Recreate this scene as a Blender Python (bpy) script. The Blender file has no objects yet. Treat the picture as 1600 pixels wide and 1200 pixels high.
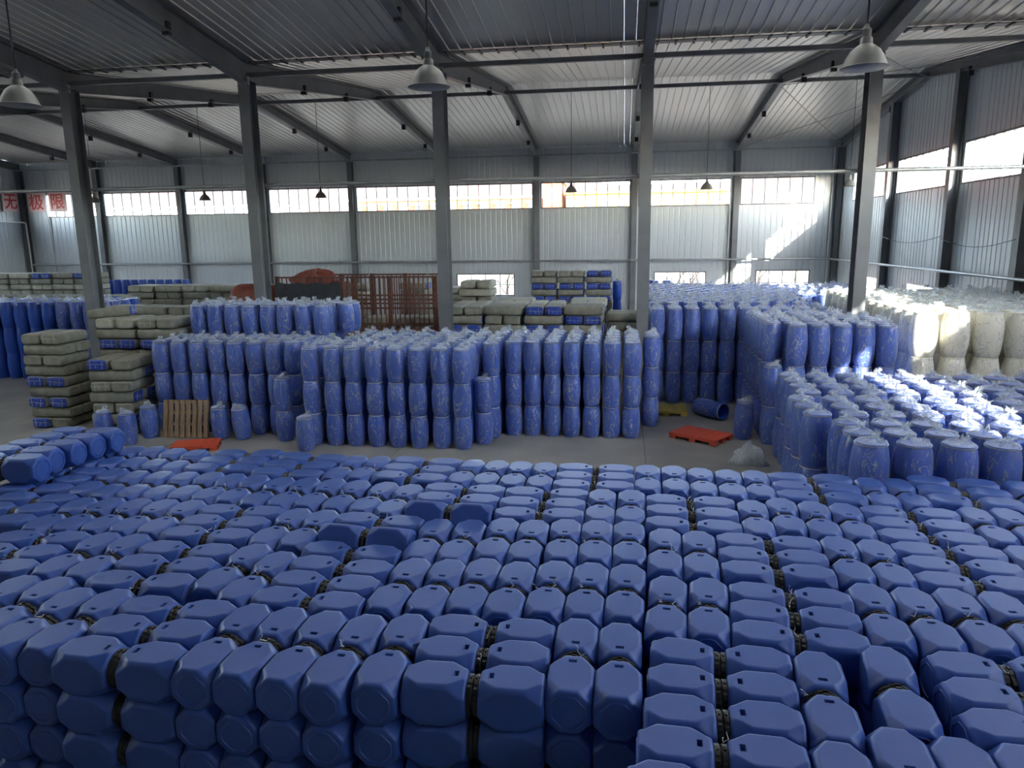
import bpy, bmesh, math, random
from mathutils import Vector, Matrix
random.seed(7)
sc = bpy.context.scene
C = sc.collection
PI = math.pi

# ---------------------------------------------------------------- camera
CAM_H = 5.1
FPX = 1147.1                                   # focal length in pixels of the 1600 px wide frame
PITCH, YAW, ROLL = math.radians(11.27), math.radians(8.671), math.radians(0.7346)
fwd = Vector((-math.sin(YAW)*math.cos(PITCH), math.cos(YAW)*math.cos(PITCH), -math.sin(PITCH)))
r0 = Vector((math.cos(YAW), math.sin(YAW), 0)); d0 = fwd.cross(r0)
RIGHT = r0*math.cos(ROLL) + d0*math.sin(ROLL)
DOWN = -r0*math.sin(ROLL) + d0*math.cos(ROLL)
cd = bpy.data.cameras.new('camera'); cam = bpy.data.objects.new('camera', cd); C.objects.link(cam)
cd.sensor_width = 36.0; cd.lens = FPX/1600*36.0; cd.clip_end = 2000; cd.clip_start = 0.05
M3 = Matrix((RIGHT, -DOWN, -fwd)).transposed()
cam.matrix_world = Matrix.Translation((0, 0, CAM_H)) @ M3.to_4x4()
sc.camera = cam

def ray(x, y): return fwd + RIGHT*((x-800)/FPX) + DOWN*((y-600)/FPX)
def at(x, y, z=0.0):                           # photo pixel -> point on a level surface at height z
    v = ray(x, y); return Vector((0, 0, CAM_H)) + v*((z-CAM_H)/v.z)
def aty(x, y, Y):                              # photo pixel -> point on an upright plane at depth Y
    v = ray(x, y); return Vector((0, 0, CAM_H)) + v*(Y/v.y)
def to_px(p):
    v = Vector(p) - Vector((0, 0, CAM_H)); z = v.dot(fwd)
    return (800+FPX*v.dot(RIGHT)/z, 600+FPX*v.dot(DOWN)/z, z)

# ---------------------------------------------------------------- sky, sun, exposure
SUN_DIR = Vector((-0.5, 1.0, -0.435)).normalized()    # the way the light travels
w = bpy.data.worlds.new('sky'); sc.world = w; w.use_nodes = True
nt = w.node_tree; nt.nodes.clear()
sky = nt.nodes.new('ShaderNodeTexSky'); sky.sky_type = 'NISHITA'; sky.sun_disc = False
sky.sun_elevation = math.asin(-SUN_DIR.z); sky.sun_rotation = math.atan2(-SUN_DIR.x, -SUN_DIR.y)
sky.altitude = 900; sky.dust_density = 1.5
bg = nt.nodes.new('ShaderNodeBackground'); wo = nt.nodes.new('ShaderNodeOutputWorld')
bg.inputs['Strength'].default_value = 0.8
hs = nt.nodes.new('ShaderNodeHueSaturation'); hs.inputs['Saturation'].default_value = .5       # pale winter sky
nt.links.new(sky.outputs[0], hs.inputs['Color']); nt.links.new(hs.outputs[0], bg.inputs[0]); nt.links.new(bg.outputs[0], wo.inputs[0])
sd = bpy.data.lights.new('sun', 'SUN'); sd.energy = 4.5; sd.angle = math.radians(0.6); sd.color = (1.0, 0.93, 0.82)
sun = bpy.data.objects.new('sun', sd); C.objects.link(sun)
sun.rotation_euler = SUN_DIR.to_track_quat('-Z', 'Y').to_euler(); sun.location = (30, -40, 40)
sc.view_settings.view_transform = 'Standard'; sc.view_settings.look = 'None'
sc.view_settings.gamma = 1.0; sc.view_settings.use_curve_mapping = False
sc.view_settings.exposure = 2.7
sc.cycles.max_bounces = 10; sc.cycles.diffuse_bounces = 6; sc.cycles.transparent_max_bounces = 24
sc.cycles.sample_clamp_indirect = 6.0
sc.cycles.caustics_reflective = False; sc.cycles.caustics_refractive = False

# ---------------------------------------------------------------- materials
def mat(name, col, rough=0.5, metal=0.0, var=0.0, scale=4.0, bump=0.0, bscale=20.0, col2=None, stretch=(1, 1, 1), spec=0.5, obj=True):
    m = bpy.data.materials.new(name); m.use_nodes = True
    n = m.node_tree.nodes; l = m.node_tree.links; b = n['Principled BSDF']
    b.inputs['Roughness'].default_value = rough; b.inputs['Metallic'].default_value = metal
    b.inputs['Base Color'].default_value = (*col, 1); b.inputs['Specular IOR Level'].default_value = spec
    if var or col2 or bump:
        tc = n.new('ShaderNodeTexCoord'); mp = n.new('ShaderNodeMapping'); mp.inputs['Scale'].default_value = stretch
        l.new(tc.outputs['Object' if obj else 'Generated'], mp.inputs[0])
    if var or col2:
        c2 = col2 or tuple(c*(1-var) for c in col)
        no = n.new('ShaderNodeTexNoise'); no.inputs['Scale'].default_value = scale; no.inputs['Detail'].default_value = 5
        rp = n.new('ShaderNodeValToRGB'); rp.color_ramp.elements[0].position = .35; rp.color_ramp.elements[1].position = .65
        rp.color_ramp.elements[0].color = (*c2, 1); rp.color_ramp.elements[1].color = (*col, 1)
        l.new(mp.outputs[0], no.inputs['Vector']); l.new(no.outputs['Fac'], rp.inputs[0]); l.new(rp.outputs[0], b.inputs['Base Color'])
    if bump:
        nb = n.new('ShaderNodeTexNoise'); nb.inputs['Scale'].default_value = bscale; nb.inputs['Detail'].default_value = 4
        bp = n.new('ShaderNodeBump'); bp.inputs['Strength'].default_value = bump; bp.inputs['Distance'].default_value = .02
        l.new(mp.outputs[0], nb.inputs['Vector']); l.new(nb.outputs['Fac'], bp.inputs['Height']); l.new(bp.outputs[0], b.inputs['Normal'])
    return m

def film(name, col, lo, hi, rough, scale):      # clear plastic film: thin milky lines paint in the highlights of its wrinkles
    m = bpy.data.materials.new(name); m.use_nodes = True
    n = m.node_tree.nodes; l = m.node_tree.links; b = n['Principled BSDF']; out = n['Material Output']
    b.inputs['Base Color'].default_value = (*col, 1); b.inputs['Roughness'].default_value = rough
    tr = n.new('ShaderNodeBsdfTransparent'); mx = n.new('ShaderNodeMixShader')
    tc = n.new('ShaderNodeTexCoord'); oi = n.new('ShaderNodeObjectInfo'); ad = n.new('ShaderNodeVectorMath')
    mp = n.new('ShaderNodeMapping'); mp.inputs['Scale'].default_value = (1.0, 1.0, .35)
    l.new(tc.outputs['Object'], ad.inputs[0]); l.new(oi.outputs['Random'], ad.inputs[1]); l.new(ad.outputs[0], mp.inputs[0])
    no = n.new('ShaderNodeTexNoise'); no.inputs['Scale'].default_value = scale; no.inputs['Detail'].default_value = 3; no.inputs['Distortion'].default_value = .8
    s1 = n.new('ShaderNodeMath'); s1.operation = 'SUBTRACT'; s1.inputs[1].default_value = .5
    s2 = n.new('ShaderNodeMath'); s2.operation = 'ABSOLUTE'
    rp = n.new('ShaderNodeMapRange'); rp.inputs['From Min'].default_value = 0; rp.inputs['From Max'].default_value = .022
    rp.inputs['To Min'].default_value = hi; rp.inputs['To Max'].default_value = lo
    l.new(no.outputs['Fac'], s1.inputs[0]); l.new(s1.outputs[0], s2.inputs[0])
    bp = n.new('ShaderNodeBump'); bp.inputs['Strength'].default_value = .8; bp.inputs['Distance'].default_value = .03
    l.new(mp.outputs[0], no.inputs['Vector']); l.new(s2.outputs[0], rp.inputs[0]); l.new(rp.outputs[0], mx.inputs[0])
    l.new(no.outputs['Fac'], bp.inputs['Height']); l.new(bp.outputs[0], b.inputs['Normal'])
    l.new(tr.outputs[0], mx.inputs[1]); l.new(b.outputs[0], mx.inputs[2]); l.new(mx.outputs[0], out.inputs[0])
    return m

def glass(name, tint, share):
    m = bpy.data.materials.new(name); m.use_nodes = True
    n = m.node_tree.nodes; l = m.node_tree.links; n.remove(n['Principled BSDF']); out = n['Material Output']
    tr = n.new('ShaderNodeBsdfTransparent'); tr.inputs[0].default_value = (*tint, 1)
    gl = n.new('ShaderNodeBsdfGlossy'); gl.inputs['Roughness'].default_value = .05
    mx = n.new('ShaderNodeMixShader'); mx.inputs[0].default_value = share
    l.new(tr.outputs[0], mx.inputs[1]); l.new(gl.outputs[0], mx.inputs[2]); l.new(mx.outputs[0], out.inputs[0])
    return m

M = dict(
 jug=mat('blue_jug_plastic', (.048, .108, .385), .38, var=.12, scale=2.5, bump=.05, bscale=9),
 lid=mat('black_lid_plastic', (.012, .012, .013), .42, var=.3, scale=30),
 tie=mat('white_tie', (.75, .75, .72), .4),
 drum=mat('blue_drum_plastic', (.020, .082, .43), .38, var=.15, scale=3),
 wdrum=mat('white_drum_plastic', (.78, .74, .62), .42, var=.08, scale=3),
 ring=mat('galvanised_ring', (.55, .56, .57), .35, metal=.9, var=.2, scale=20),
 bag=film('clear_bag', (.82, .89, .97), .085, .42, .11, 7.0),
 bagtop=film('gathered_bag', (.78, .84, .90), .28, .50, .18, 18.0),
 wrap=mat('woven_wrap', (.29, .285, .235), .75, col2=(.22, .215, .175), scale=6, bump=.5, bscale=9),
 pale=mat('pale_woven_wrap', (.46, .45, .37), .75, col2=(.37, .36, .29), scale=6, bump=.5, bscale=9),
 bundle=mat('blue_bundle', (.03, .075, .42), .5, var=.35, scale=9, bump=.4, bscale=16),
 string=mat('white_string', (.7, .7, .66), .6),
 steel=mat('grey_painted_steel', (.19, .20, .212), .48, var=.22, scale=1.4, spec=.4),
 galv=mat('galvanised_tube', (.42, .44, .45), .42, metal=.5, var=.2, scale=2),
 wall=mat('white_sandwich_panel', (.60, .64, .66), .38, col2=(.52, .56, .585), scale=.35, stretch=(1, 1, .2), metal=.15),
 ceil=mat('galvanised_ceiling_sheet', (.66, .645, .61), .34, col2=(.55, .54, .52), metal=.4, scale=.8, stretch=(1, .15, 1), bump=.25, bscale=2.2),
 floor=mat('concrete', (.31, .30, .285), .55, col2=(.23, .225, .215), scale=.6, bump=.15, bscale=30),
 joint=mat('floor_joint', (.16, .13, .10), .9, var=.2),
 frame=mat('dark_window_frame', (.10, .11, .12), .45, var=.1),
 wframe=mat('white_window_frame', (.72, .73, .73), .4, var=.06),
 glass=glass('window_glass', (.93, .95, .95), .06),
 lampshade=mat('lamp_aluminium', (.27, .265, .26), .45, metal=.35, var=.2, scale=6),
 lampcap=mat('lamp_cap', (.20, .20, .21), .5, var=.2),
 lampin=mat('lamp_reflector', (.36, .37, .46), .4, metal=.4, var=.1),
 black=mat('black_rod', (.03, .03, .032), .5, var=.2),
 wood=mat('pallet_wood', (.34, .24, .15), .7, col2=(.22, .15, .095), scale=5, stretch=(6, 6, .7), bump=.2),
 red=mat('red_pallet_plastic', (.70, .10, .045), .5, var=.25, scale=7),
 yellow=mat('yellow_pallet_plastic', (.50, .40, .09), .55, var=.35, scale=5),
 rust=mat('rusty_steel', (.20, .075, .045), .75, col2=(.11, .05, .04), scale=9, bump=.3),
 redpaint=mat('red_paint', (.30, .08, .055), .5, var=.3, scale=4),
 tarp=mat('dark_tarp', (.045, .05, .058), .6, var=.3, scale=3, bump=.5, bscale=5),
 banner=mat('pink_banner', (.80, .60, .60), .7, var=.05),
 letter=mat('red_letter', (.60, .05, .06), .6, var=.05),
 earth=mat('dry_earth', (.26, .21, .165), .9, col2=(.20, .165, .13), scale=.05),
 hill=mat('dry_hill', (.12, .062, .046), .95, col2=(.05, .036, .03), scale=.045, bump=.6, bscale=.2),
 orange=mat('orange_render', (.36, .075, .025), .8, var=.12, scale=.2),
 ochre=mat('ochre_render', (.40, .22, .035), .8, var=.1, scale=.2),
 bwhite=mat('white_render', (.42, .42, .42), .8, var=.08, scale=.3),
 awning=mat('blue_awning', (.08, .25, .42), .6, var=.1),
 added_frp=None,
 pane=mat('dark_pane', (.06, .09, .12), .15, var=.2),
 bark=mat('bark', (.13, .09, .06), .9, var=.3, scale=8),
)

def translucent(name, col):
    m = bpy.data.materials.new(name); m.use_nodes = True
    n = m.node_tree.nodes; l = m.node_tree.links; n.remove(n['Principled BSDF'])
    t = n.new('ShaderNodeBsdfTranslucent'); t.inputs[0].default_value = (*col, 1); l.new(t.outputs[0], n['Material Output'].inputs[0])
    return m
M['added_frp'] = translucent('added_translucent_sheet', (.68, .66, .60))  # diffusing sheet for the added, unseen roof lights

# ---------------------------------------------------------------- helpers
class MB:
    def __init__(s): s.v = []; s.f = []; s.m = []
    def add(s, vs, fs, mi=0):
        k = len(s.v); s.v += [tuple(v) for v in vs]; s.f += [tuple(i+k for i in f) for f in fs]; s.m += [mi]*len(fs); return s
    def box(s, x0, x1, y0, y1, z0, z1, mi=0):
        vs = [(x, y, z) for z in (z0, z1) for y in (y0, y1) for x in (x0, x1)]
        return s.add(vs, [(0, 2, 3, 1), (4, 5, 7, 6), (0, 1, 5, 4), (2, 6, 7, 3), (0, 4, 6, 2), (1, 3, 7, 5)], mi)
    def bar(s, a, b, wd, ht=None, mi=0, up=(0, 0, 1)):
        a = Vector(a); b = Vector(b); d = (b-a).normalized(); u = Vector(up)
        if abs(d.dot(u)) > .98: u = Vector((0, 1, 0))
        x = d.cross(u).normalized()*(wd/2); z = x.cross(d).normalized()*((ht or wd)/2)
        vs = [p+sx*x+sz*z for p in (a, b) for sz in (-1, 1) for sx in (-1, 1)]
        return s.add(vs, [(0, 2, 3, 1), (4, 5, 7, 6), (0, 1, 5, 4), (2, 6, 7, 3), (0, 4, 6, 2), (1, 3, 7, 5)], mi)
    def tube(s, pts, r, n=8, mi=0):
        pts = [Vector(p) for p in pts]; rings = []
        for i, p in enumerate(pts):
            d = (pts[min(i+1, len(pts)-1)]-pts[max(i-1, 0)]).normalized()
            u = Vector((0, 0, 1)) if abs(d.z) < .95 else Vector((1, 0, 0))
            x = d.cross(u).normalized(); y = x.cross(d)
            rr = r[i] if isinstance(r, (list, tuple)) else r
            rings.append([p+(x*math.cos(a)+y*math.sin(a))*rr for a in [2*PI*k/n for k in range(n)]])
        return s.loft(rings, mi)
    def loft(s, rings, mi=0, caps=True):
        n = len(rings[0]); vs = [v for r in rings for v in r]; fs = []
        for i in range(len(rings)-1):
            for k in range(n):
                fs.append((i*n+k, i*n+(k+1) % n, (i+1)*n+(k+1) % n, (i+1)*n+k))
        if caps:
            fs.append(tuple(reversed(range(n)))); fs.append(tuple((len(rings)-1)*n+k for k in range(n)))
        return s.add(vs, fs, mi)
    def lathe(s, prof, n=24, mi=0, cx=0, cy=0, caps=True):
        return s.loft([[(cx+r*math.cos(2*PI*k/n), cy+r*math.sin(2*PI*k/n), z) for k in range(n)] for r, z in prof], mi, caps)
    def mesh(s, name, mats, smooth=None):
        me = bpy.data.meshes.new(name); me.from_pydata(s.v, [], s.f)
        for m in (mats if isinstance(mats, (list, tuple)) else [mats]): me.materials.append(m)
        me.polygons.foreach_set('material_index', s.m)
        if smooth is not None:
            me.polygons.foreach_set('use_smooth', [True]*len(s.f)); me.set_sharp_from_angle(angle=math.radians(smooth))
        me.update(); return me

def new(name, me, parent=None, loc=None, rot=None):
    o = bpy.data.objects.new(name, me); C.objects.link(o)
    if parent: o.parent = parent
    if loc is not None: o.location = loc
    if rot is not None: o.rotation_euler = rot
    return o
def tag(o, label=None, cat=None, group=None, kind=None):
    if label: o['label'] = label
    if cat: o['category'] = cat
    if group: o['group'] = group
    if kind: o['kind'] = kind
    return o
def thing(name, label, cat, loc=(0, 0, 0), rot=(0, 0, 0), group=None):
    return tag(new(name, None, None, loc, rot), label, cat, group)

ORD = ['first', 'second', 'third', 'fourth', 'fifth', 'sixth', 'seventh', 'eighth', 'ninth', 'tenth', 'eleventh', 'twelfth', 'thirteenth', 'fourteenth', 'fifteenth', 'sixteenth', 'seventeenth', 'eighteenth']
# ---------------------------------------------------------------- the building
BAY = 6.0; X0 = 0.572                          # frame k stands at X0 + 6 k
XR, XL = X0+2*BAY, X0-7*BAY                    # gable walls
YN, YV, YF = -2.44, 22.22, 46.89               # near wall, valley columns, far wall
ZE, ZV, ZRG = 10.51, 10.46, 11.85              # eaves, valley, ridge
YR1, YR2 = (YN+YV)/2, (YV+YF)/2
WZ0, WZ1 = 6.86, 8.43                          # high windows
def fx(k): return X0+BAY*k

# floor: slabs with open joints
fl = MB(); fl.box(XL-.2, XR+.2, YN-.2, YF+.2, -.4, -.03)
floor = tag(new('floor', fl.mesh('floor', M['joint'])), 'grey concrete warehouse floor with thin joints', None, None, 'structure')
ys = [YN, 4.0, 10.0, 16.0, 22.2, 28.4, 34.6, 40.8, YF]
for k in range(-7, 2):
    for y0, y1 in zip(ys, ys[1:]):
        new('slab', MB().box(fx(k)+.006, fx(k+1)-.006, y0+.006, y1-.006, -.03, 0).mesh('slab', M['floor']), floor)

# ribbed wall panels; a patch spans u0..u1 along the wall and z0..z1
def rib_patch(mb, u0, u1, z0, z1, put, pitch=1/3, t=.10):
    us = [(u0, 0)]; k = math.ceil((u0+1e-4)/pitch)
    while k*pitch < u1-.03:
        b = k*pitch
        if b-.045 > u0:
            us += [(b-.045, 0), (b-.02, -.02), (b+.005, -.02), (b+.02, 0)] if b+.02 < u1 else []
        k += 1
    us.append((u1, 0))
    n = len(us); vs = [put(u, d, z) for z in (z0, z1) for u, d in us]
    fs = [(i, i+1, n+i+1, n+i) for i in range(n-1)]
    b = len(vs); vs += [put(u0, -t, z0), put(u1, -t, z0), put(u0, -t, z1), put(u1, -t, z1)]
    fs += [(b+1, b, b+2, b+3), (b, 0, n, b+2), (n-1, b+1, b+3, 2*n-1), (b, b+1, n-1, 0), (b+2, n, 2*n-1, b+3)]
    mb.add(vs, fs)
def wall(name, u0, u1, ztop, holes, put, label, sub=()):
    """holes: (u0, u1, z0, z1) openings, cut out of the wall column by column"""
    mb = MB(); cuts = sorted({u0, u1, *[h[0] for h in holes], *[h[1] for h in holes], *sub})
    for a, b in zip(cuts, cuts[1:]):
        z = 0; top = ztop((a+b)/2) if callable(ztop) else ztop
        for h in sorted([h for h in holes if h[0] <= a+1e-6 and h[1] >= b-1e-6], key=lambda h: h[2]):
            rib_patch(mb, a, b, z, h[2], put); z = h[3]
        rib_patch(mb, a, b, z, top, put)
    return tag(new(name, mb.mesh(name, M['wall'])), label, None, None, 'structure')
putF = lambda u, d, z: (u, YF-d, z)
putN = lambda u, d, z: (u, YN+d, z)
putR = lambda u, d, z: (XR-d, u, z)
putL = lambda u, d, z: (XL+d, u, z)
far_hi = []
for k in range(-7, 2):
    far_hi.append((fx(k)+(1.85 if k == -7 else .24), fx(k+1)-(1.5 if k == 1 else .24), WZ0, WZ1))
far_lo = [(1.87, 5.02, 1.45, 2.92), (7.94, 11.09, 1.45, 2.98), (-10.68, -6.89, 1.45, 2.85)]
gable_cols = [38.1, 31.2, 25.6, 19.0, 12.5, 6.0]
gy = [44.5]+[c for y in gable_cols for c in (y+.35, y-.35)]+[-1.6]
gab_hi = [(gy[i+1], gy[i], WZ0, WZ1) for i in range(0, len(gy), 2)]
gab_lo = [(38.55, 41.3, 1.45, 2.92), (32.4, 35.4, 1.45, 2.92)]
def gz(y): return (ZE + (ZRG-ZE)*(1-abs(y-(YR1 if y < YV else YR2))/(YR2-YV)))
gsub = [YN+i*(YF-YN)/40 for i in range(1, 40)]
wall('wall_far', XL, XR, ZE+.1, far_hi+far_lo, putF, 'far long wall of white ribbed metal panels')
wall('wall_near', XL, XR, ZE+.1, [], putN, 'near long wall of white ribbed metal panels behind the camera')
wall('wall_right', YN, YF, gz, gab_hi+gab_lo, putR, 'gable wall of white ribbed metal panels with a sloping row of high windows', gsub)
wall('wall_left', YN, YF, gz, gab_hi+gab_lo, putL, 'gable wall of white ribbed metal panels beside the red lettering', gsub)

# unseen mezzanine under the camera, added to keep the stack front dark
mz = tag(new('wall_added_mezzanine', MB().box(XL, XR, YN, -.5, 3.3, 3.55).box(XL, XR, -.8, -.6, 0, 3.3).mesh('wall_added_mezzanine', M['floor'])), 'unseen concrete mezzanine added along the near wall for shade', None, None, 'structure')

# windows: frame, mullions and single panes
wn = [0]
def window(u0, u1, z0, z1, n, put, fm, rows=1, wd=.045, label='steel-framed glazing strip high in the wall'):
    wn[0] += 1
    W = tag(new('window_%d' % wn[0], None), label, None, None, 'structure')
    def b(a0, a1, c0, c1, d0, d1): 
        p = [put(a, d, c) for a in (a0, a1) for d in (d0, d1) for c in (c0, c1)]
        xs, ys_, zs = zip(*p); return MB().box(min(xs), max(xs), min(ys_), max(ys_), min(zs), max(zs))
    fr = MB()
    for q in ((u0, u1, z0, z0+.06), (u0, u1, z1-.06, z1), (u0, u0+.06, z0+.06, z1-.06), (u1-.06, u1, z0+.06, z1-.06)):
        t = b(*q, -.10, .03); fr.add(t.v, t.f)
    new('window_frame', fr.mesh('window_frame', fm), W)
    st = (u1-u0)/n; zs = (z1-z0)/rows
    for i in range(1, n): new('mullion', b(u0+i*st-wd/2, u0+i*st+wd/2, z0+.06, z1-.06, -.07, .01).mesh('mullion', fm), W)
    for j in range(1, rows): new('transom', b(u0+.06, u1-.06, z0+j*zs-wd/2, z0+j*zs+wd/2, -.075, .012).mesh('transom', fm), W)
    for j in range(rows):
        for i in range(n):
            new('pane', b(u0+i*st+.02, u0+(i+1)*st-.02, z0+j*zs+.02, z0+(j+1)*zs-.02, -.05, -.044).mesh('pane', M['glass']), W)
for i, h in enumerate(far_hi): window(*h, 8 if 0 < i < 8 else 6, putF, M['frame'])
for h in far_lo: window(*h, 4, putF, M['frame'], rows=2, label='low steel-framed window behind the stacked goods')
for h in gab_hi:
    n = max(4, round((h[1]-h[0])/.72)); window(*h, n, putR, M['frame']); window(*h, n, putL, M['frame'])
for h in gab_lo:
    window(*h, 4, putR, M['wframe'], rows=2, label='low window of the gable wall')
    window(*h, 4, putL, M['wframe'], rows=2, label='low window of the gable wall')

# ceiling of long narrow sheets, each a part; sheets farther off joined
YS = 16.4; ZS = ZRG+(ZV-ZRG)*(YS-YR1)/(YV-YR1)
SL = [(YR1, ZRG, YS, ZS, 'm'), (YS, ZS, YV, ZV, 'n'), (YV, ZV, YR2, ZRG, 'a'), (YR2, ZRG, YF, ZE, 'b'), (YN, ZE, YR1, ZRG, 'c')]
ceiling = tag(new('ceiling', None), 'pitched ceiling of long galvanised sheets in two spans', None, None, 'structure')
PW = 1/3
def sheet(y0, z0, y1, z1):
    prof = [(0, 0), (PW-.05, 0), (PW-.035, -.03), (PW-.014, -.03), (PW-.001, 0), (PW-.001, .02), (0, .02)]
    return MB().loft([[(x, y, z+d) for x, d in prof] for y, z in ((y0, z0), (y1, z1))])
cand = []
for s, (y0, z0, y1, z1, t) in enumerate(SL):
    me = sheet(y0, z0, y1, z1); msh = me.mesh('ceiling_sheet', M['ceil'])
    for i in range(162):
        x = XL+i*PW; px, py, pz = to_px((x, max(y0, 18) if t == 'n' else (y0+y1)/2, z0))
        vis = t not in 'cm' and -250 < px < 1850
        cand.append((0 if vis else 1, (math.hypot(x, (y0+y1)/2)), s, i, x, me, msh))
cand.sort(key=lambda c: c[:2])
far_sheets = MB()
added_sheets = MB()
for j, (v, d, s, i, x, me, msh) in enumerate(cand):
    if j < 295 and v == 0: new('ceiling_sheet', msh, ceiling, (x, 0, 0))
    elif SL[s][4] == 'm' and i % 9 in (3, 4): added_sheets.add([(a+x, b, c) for a, b, c in me.v[:7]+me.v[7:]], me.f)
    else: far_sheets.add([(a+x, b, c) for a, b, c in me.v], me.f)
tag(new('added_roof_lights', added_sheets.mesh('added_roof_lights', M['added_frp']), ceiling), kind='stuff')  # unseen translucent sheets, added above the frame to brighten the hall
tag(new('distant_ceiling_sheets', far_sheets.mesh('distant_ceiling_sheets', M['ceil']), ceiling), kind='stuff')

# valley gutter with its row of clips
g = thing('valley_gutter', 'dark roof valley gutter with clips running over the middle columns', 'gutter', (0, YV, ZV-.04))
new('trough', MB().box(XL, XR, -.16, .16, -.05, -.03).mesh('trough', M['steel']), g)
cl = MB().box(-.03, .03, -.22, .22, -.085, -.05).mesh('clip', M['black'])
for k in range(0, 108):
    x = XL+.25+k*.5
    if x < XR: new('clip', cl, g, (x, 0, 0))

# steel columns and rafters (I-sections)
def ibeam_col(h, wd=.34, dp=.5, t=.02):
    return MB().box(-wd/2, wd/2, -dp/2, -dp/2+t, 0, h).box(-wd/2, wd/2, dp/2-t, dp/2, 0, h).box(-.01, .01, -dp/2+t, dp/2-t, 0, h)
cm = ibeam_col(ZV-.62).mesh('steel_column', M['steel']); cb = MB().box(-.22, .22, -.30, .30, 0, .03).mesh('base_plate', M['steel'])
ck = MB().box(-.2, .2, -.34, .34, 0, .03).mesh('cap_plate', M['steel'])
cleat = MB().box(-.05, .05, -.05, .05, -.12, .12).mesh('cleat', M['galv'])
near_by = {-3: 'beside the bundle stacks near the wooden pallet', -2: 'behind the bagged drums heaped beside the trailer', -1: 'standing against the rusty stake trailer', 0: 'between the bundle pile and the blue drums', 1: 'standing against the white drums'}
for k in range(-7, 3):
    t = thing('steel_column', 'dark grey steel column under the roof valley, ' + near_by.get(k, ORD[2-k]+' from the gable'), 'column', (fx(k), YV, 0), group='middle columns')
    new('shaft', cm, t); new('base_plate', cb, t); new('cap_plate', ck, t, (0, 0, ZV-.62))
    for s in (-1, 1): new('cleat', cleat, t, (s*.12, -.2, ZV-.62))
wm = ibeam_col(ZE-.45, .32, .36).mesh('wall_column', M['steel'])
for k in range(-7, 3):
    for y, nm in ((YF-.2, 'far'), (YN+.2, 'near')):
        xx = fx(k)+(.2 if k == -7 else -.2 if k == 2 else 0)
        t = thing('wall_column', 'dark steel column against the ribbed %s wall, %s from the sunlit gable corner' % (nm, ORD[2-k]), 'column', (xx, y, 0), group='%s wall columns' % nm)
        new('shaft', wm, t)
for gi, y in enumerate(gable_cols):
    for x, nm in ((XR-.22, 'gable wall with the sky windows'), (XL+.22, 'gable wall by the lettering')):
        t = thing('gable_column', 'dark steel column up the %s, %s from the far corner' % (nm, ORD[gi]), 'column', (x, y, 0), (0, 0, PI/2), group='gable columns')
        new('shaft', ibeam_col(gz(y)-.45, .34, .36).mesh('gable_column', M['steel']), t)

def rafter(pts, wd=.26, t=.02):
    """pts: (y, z_top, depth)"""
    mb = MB()
    for (y0, z0, d0_), (y1, z1, d1_) in zip(pts, pts[1:]):
        for zt, th in ((0, t),):
            mb.add([(x, y, z) for y, z in ((y0, z0), (y1, z1)) for x in (-wd/2, wd/2) for z in (z-t, z)], [(0, 1, 3, 2), (4, 6, 7, 5), (0, 4, 5, 1), (2, 3, 7, 6), (0, 2, 6, 4), (1, 5, 7, 3)])
        mb.add([(x, y, z) for y, z in ((y0, z0-d0_), (y1, z1-d1_)) for x in (-wd/2, wd/2) for z in (z-t, z)], [(0, 1, 3, 2), (4, 6, 7, 5), (0, 4, 5, 1), (2, 3, 7, 6), (0, 2, 6, 4), (1, 5, 7, 3)])
        mb.add([(x, y, z) for y, zz in ((y0, (z0-d0_, z0-t)), (y1, (z1-d1_, z1-t))) for x in (-.008, .008) for z in zz], [(0, 1, 3, 2), (4, 6, 7, 5), (0, 4, 5, 1), (2, 3, 7, 6), (0, 2, 6, 4), (1, 5, 7, 3)])
    return mb
def zroof(y):
    for y0, z0, y1, z1, t in SL:
        if y0 <= y <= y1: return z0+(z1-z0)*(y-y0)/(y1-y0)
def rafter_line(ya, yb, da, dm, db):
    q = []
    for i in range(7):
        f = i/6; y = ya+(yb-ya)*f; d = da+(db-da)*f
        q.append((y, zroof(min(max(y, YN), YF))-.07, d))
    return q
rf = [('n', rafter(rafter_line(YR1, YV, .42, .38, .62)).mesh('rafter', M['steel'])), ('a', rafter(rafter_line(YV, YR2, .60, .34, .36)).mesh('rafter', M['steel'])),
      ('b', rafter(rafter_line(YR2, YF-.05, .36, .32, .44)).mesh('rafter', M['steel'])), ('c', rafter(rafter_line(YN+.05, YR1, .48, .34, .42)).mesh('rafter', M['steel']))]
fb = MB().box(-.09, .09, -.07, .07, -.16, .16).mesh('flange_brace', M['black'])
span_lab = {'n': 'tapered steel rafter rising from the valley over the jugs', 'a': 'tapered steel rafter between valley columns and far ridge', 'b': 'tapered steel rafter falling from far ridge to far wall', 'c': 'tapered steel rafter over the near wall'}
for k in range(-7, 3):
    xx = fx(k)+(.2 if k == -7 else -.2 if k == 2 else 0)
    for t, me in rf:
        o = thing('roof_rafter', span_lab[t]+', %s from sunlit gable' % ORD[2-k], 'rafter', (xx, 0, 0), group='roof rafters, '+t)
        o['group'] = {'n': 'rafters over the jug stack', 'a': 'rafters rising to the far ridge', 'b': 'rafters falling to the far wall', 'c': 'rafters over the near wall'}[t]
        new('beam', me, o)
        y0, y1 = {'n': (YR1, YV), 'a': (YV, YR2), 'b': (YR2, YF), 'c': (YN, YR1)}[t]
        for f in (.34, .68):
            y = y0+(y1-y0)*f; new('flange_brace', fb, o, (0, y, zroof(y)-.56))

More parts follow.
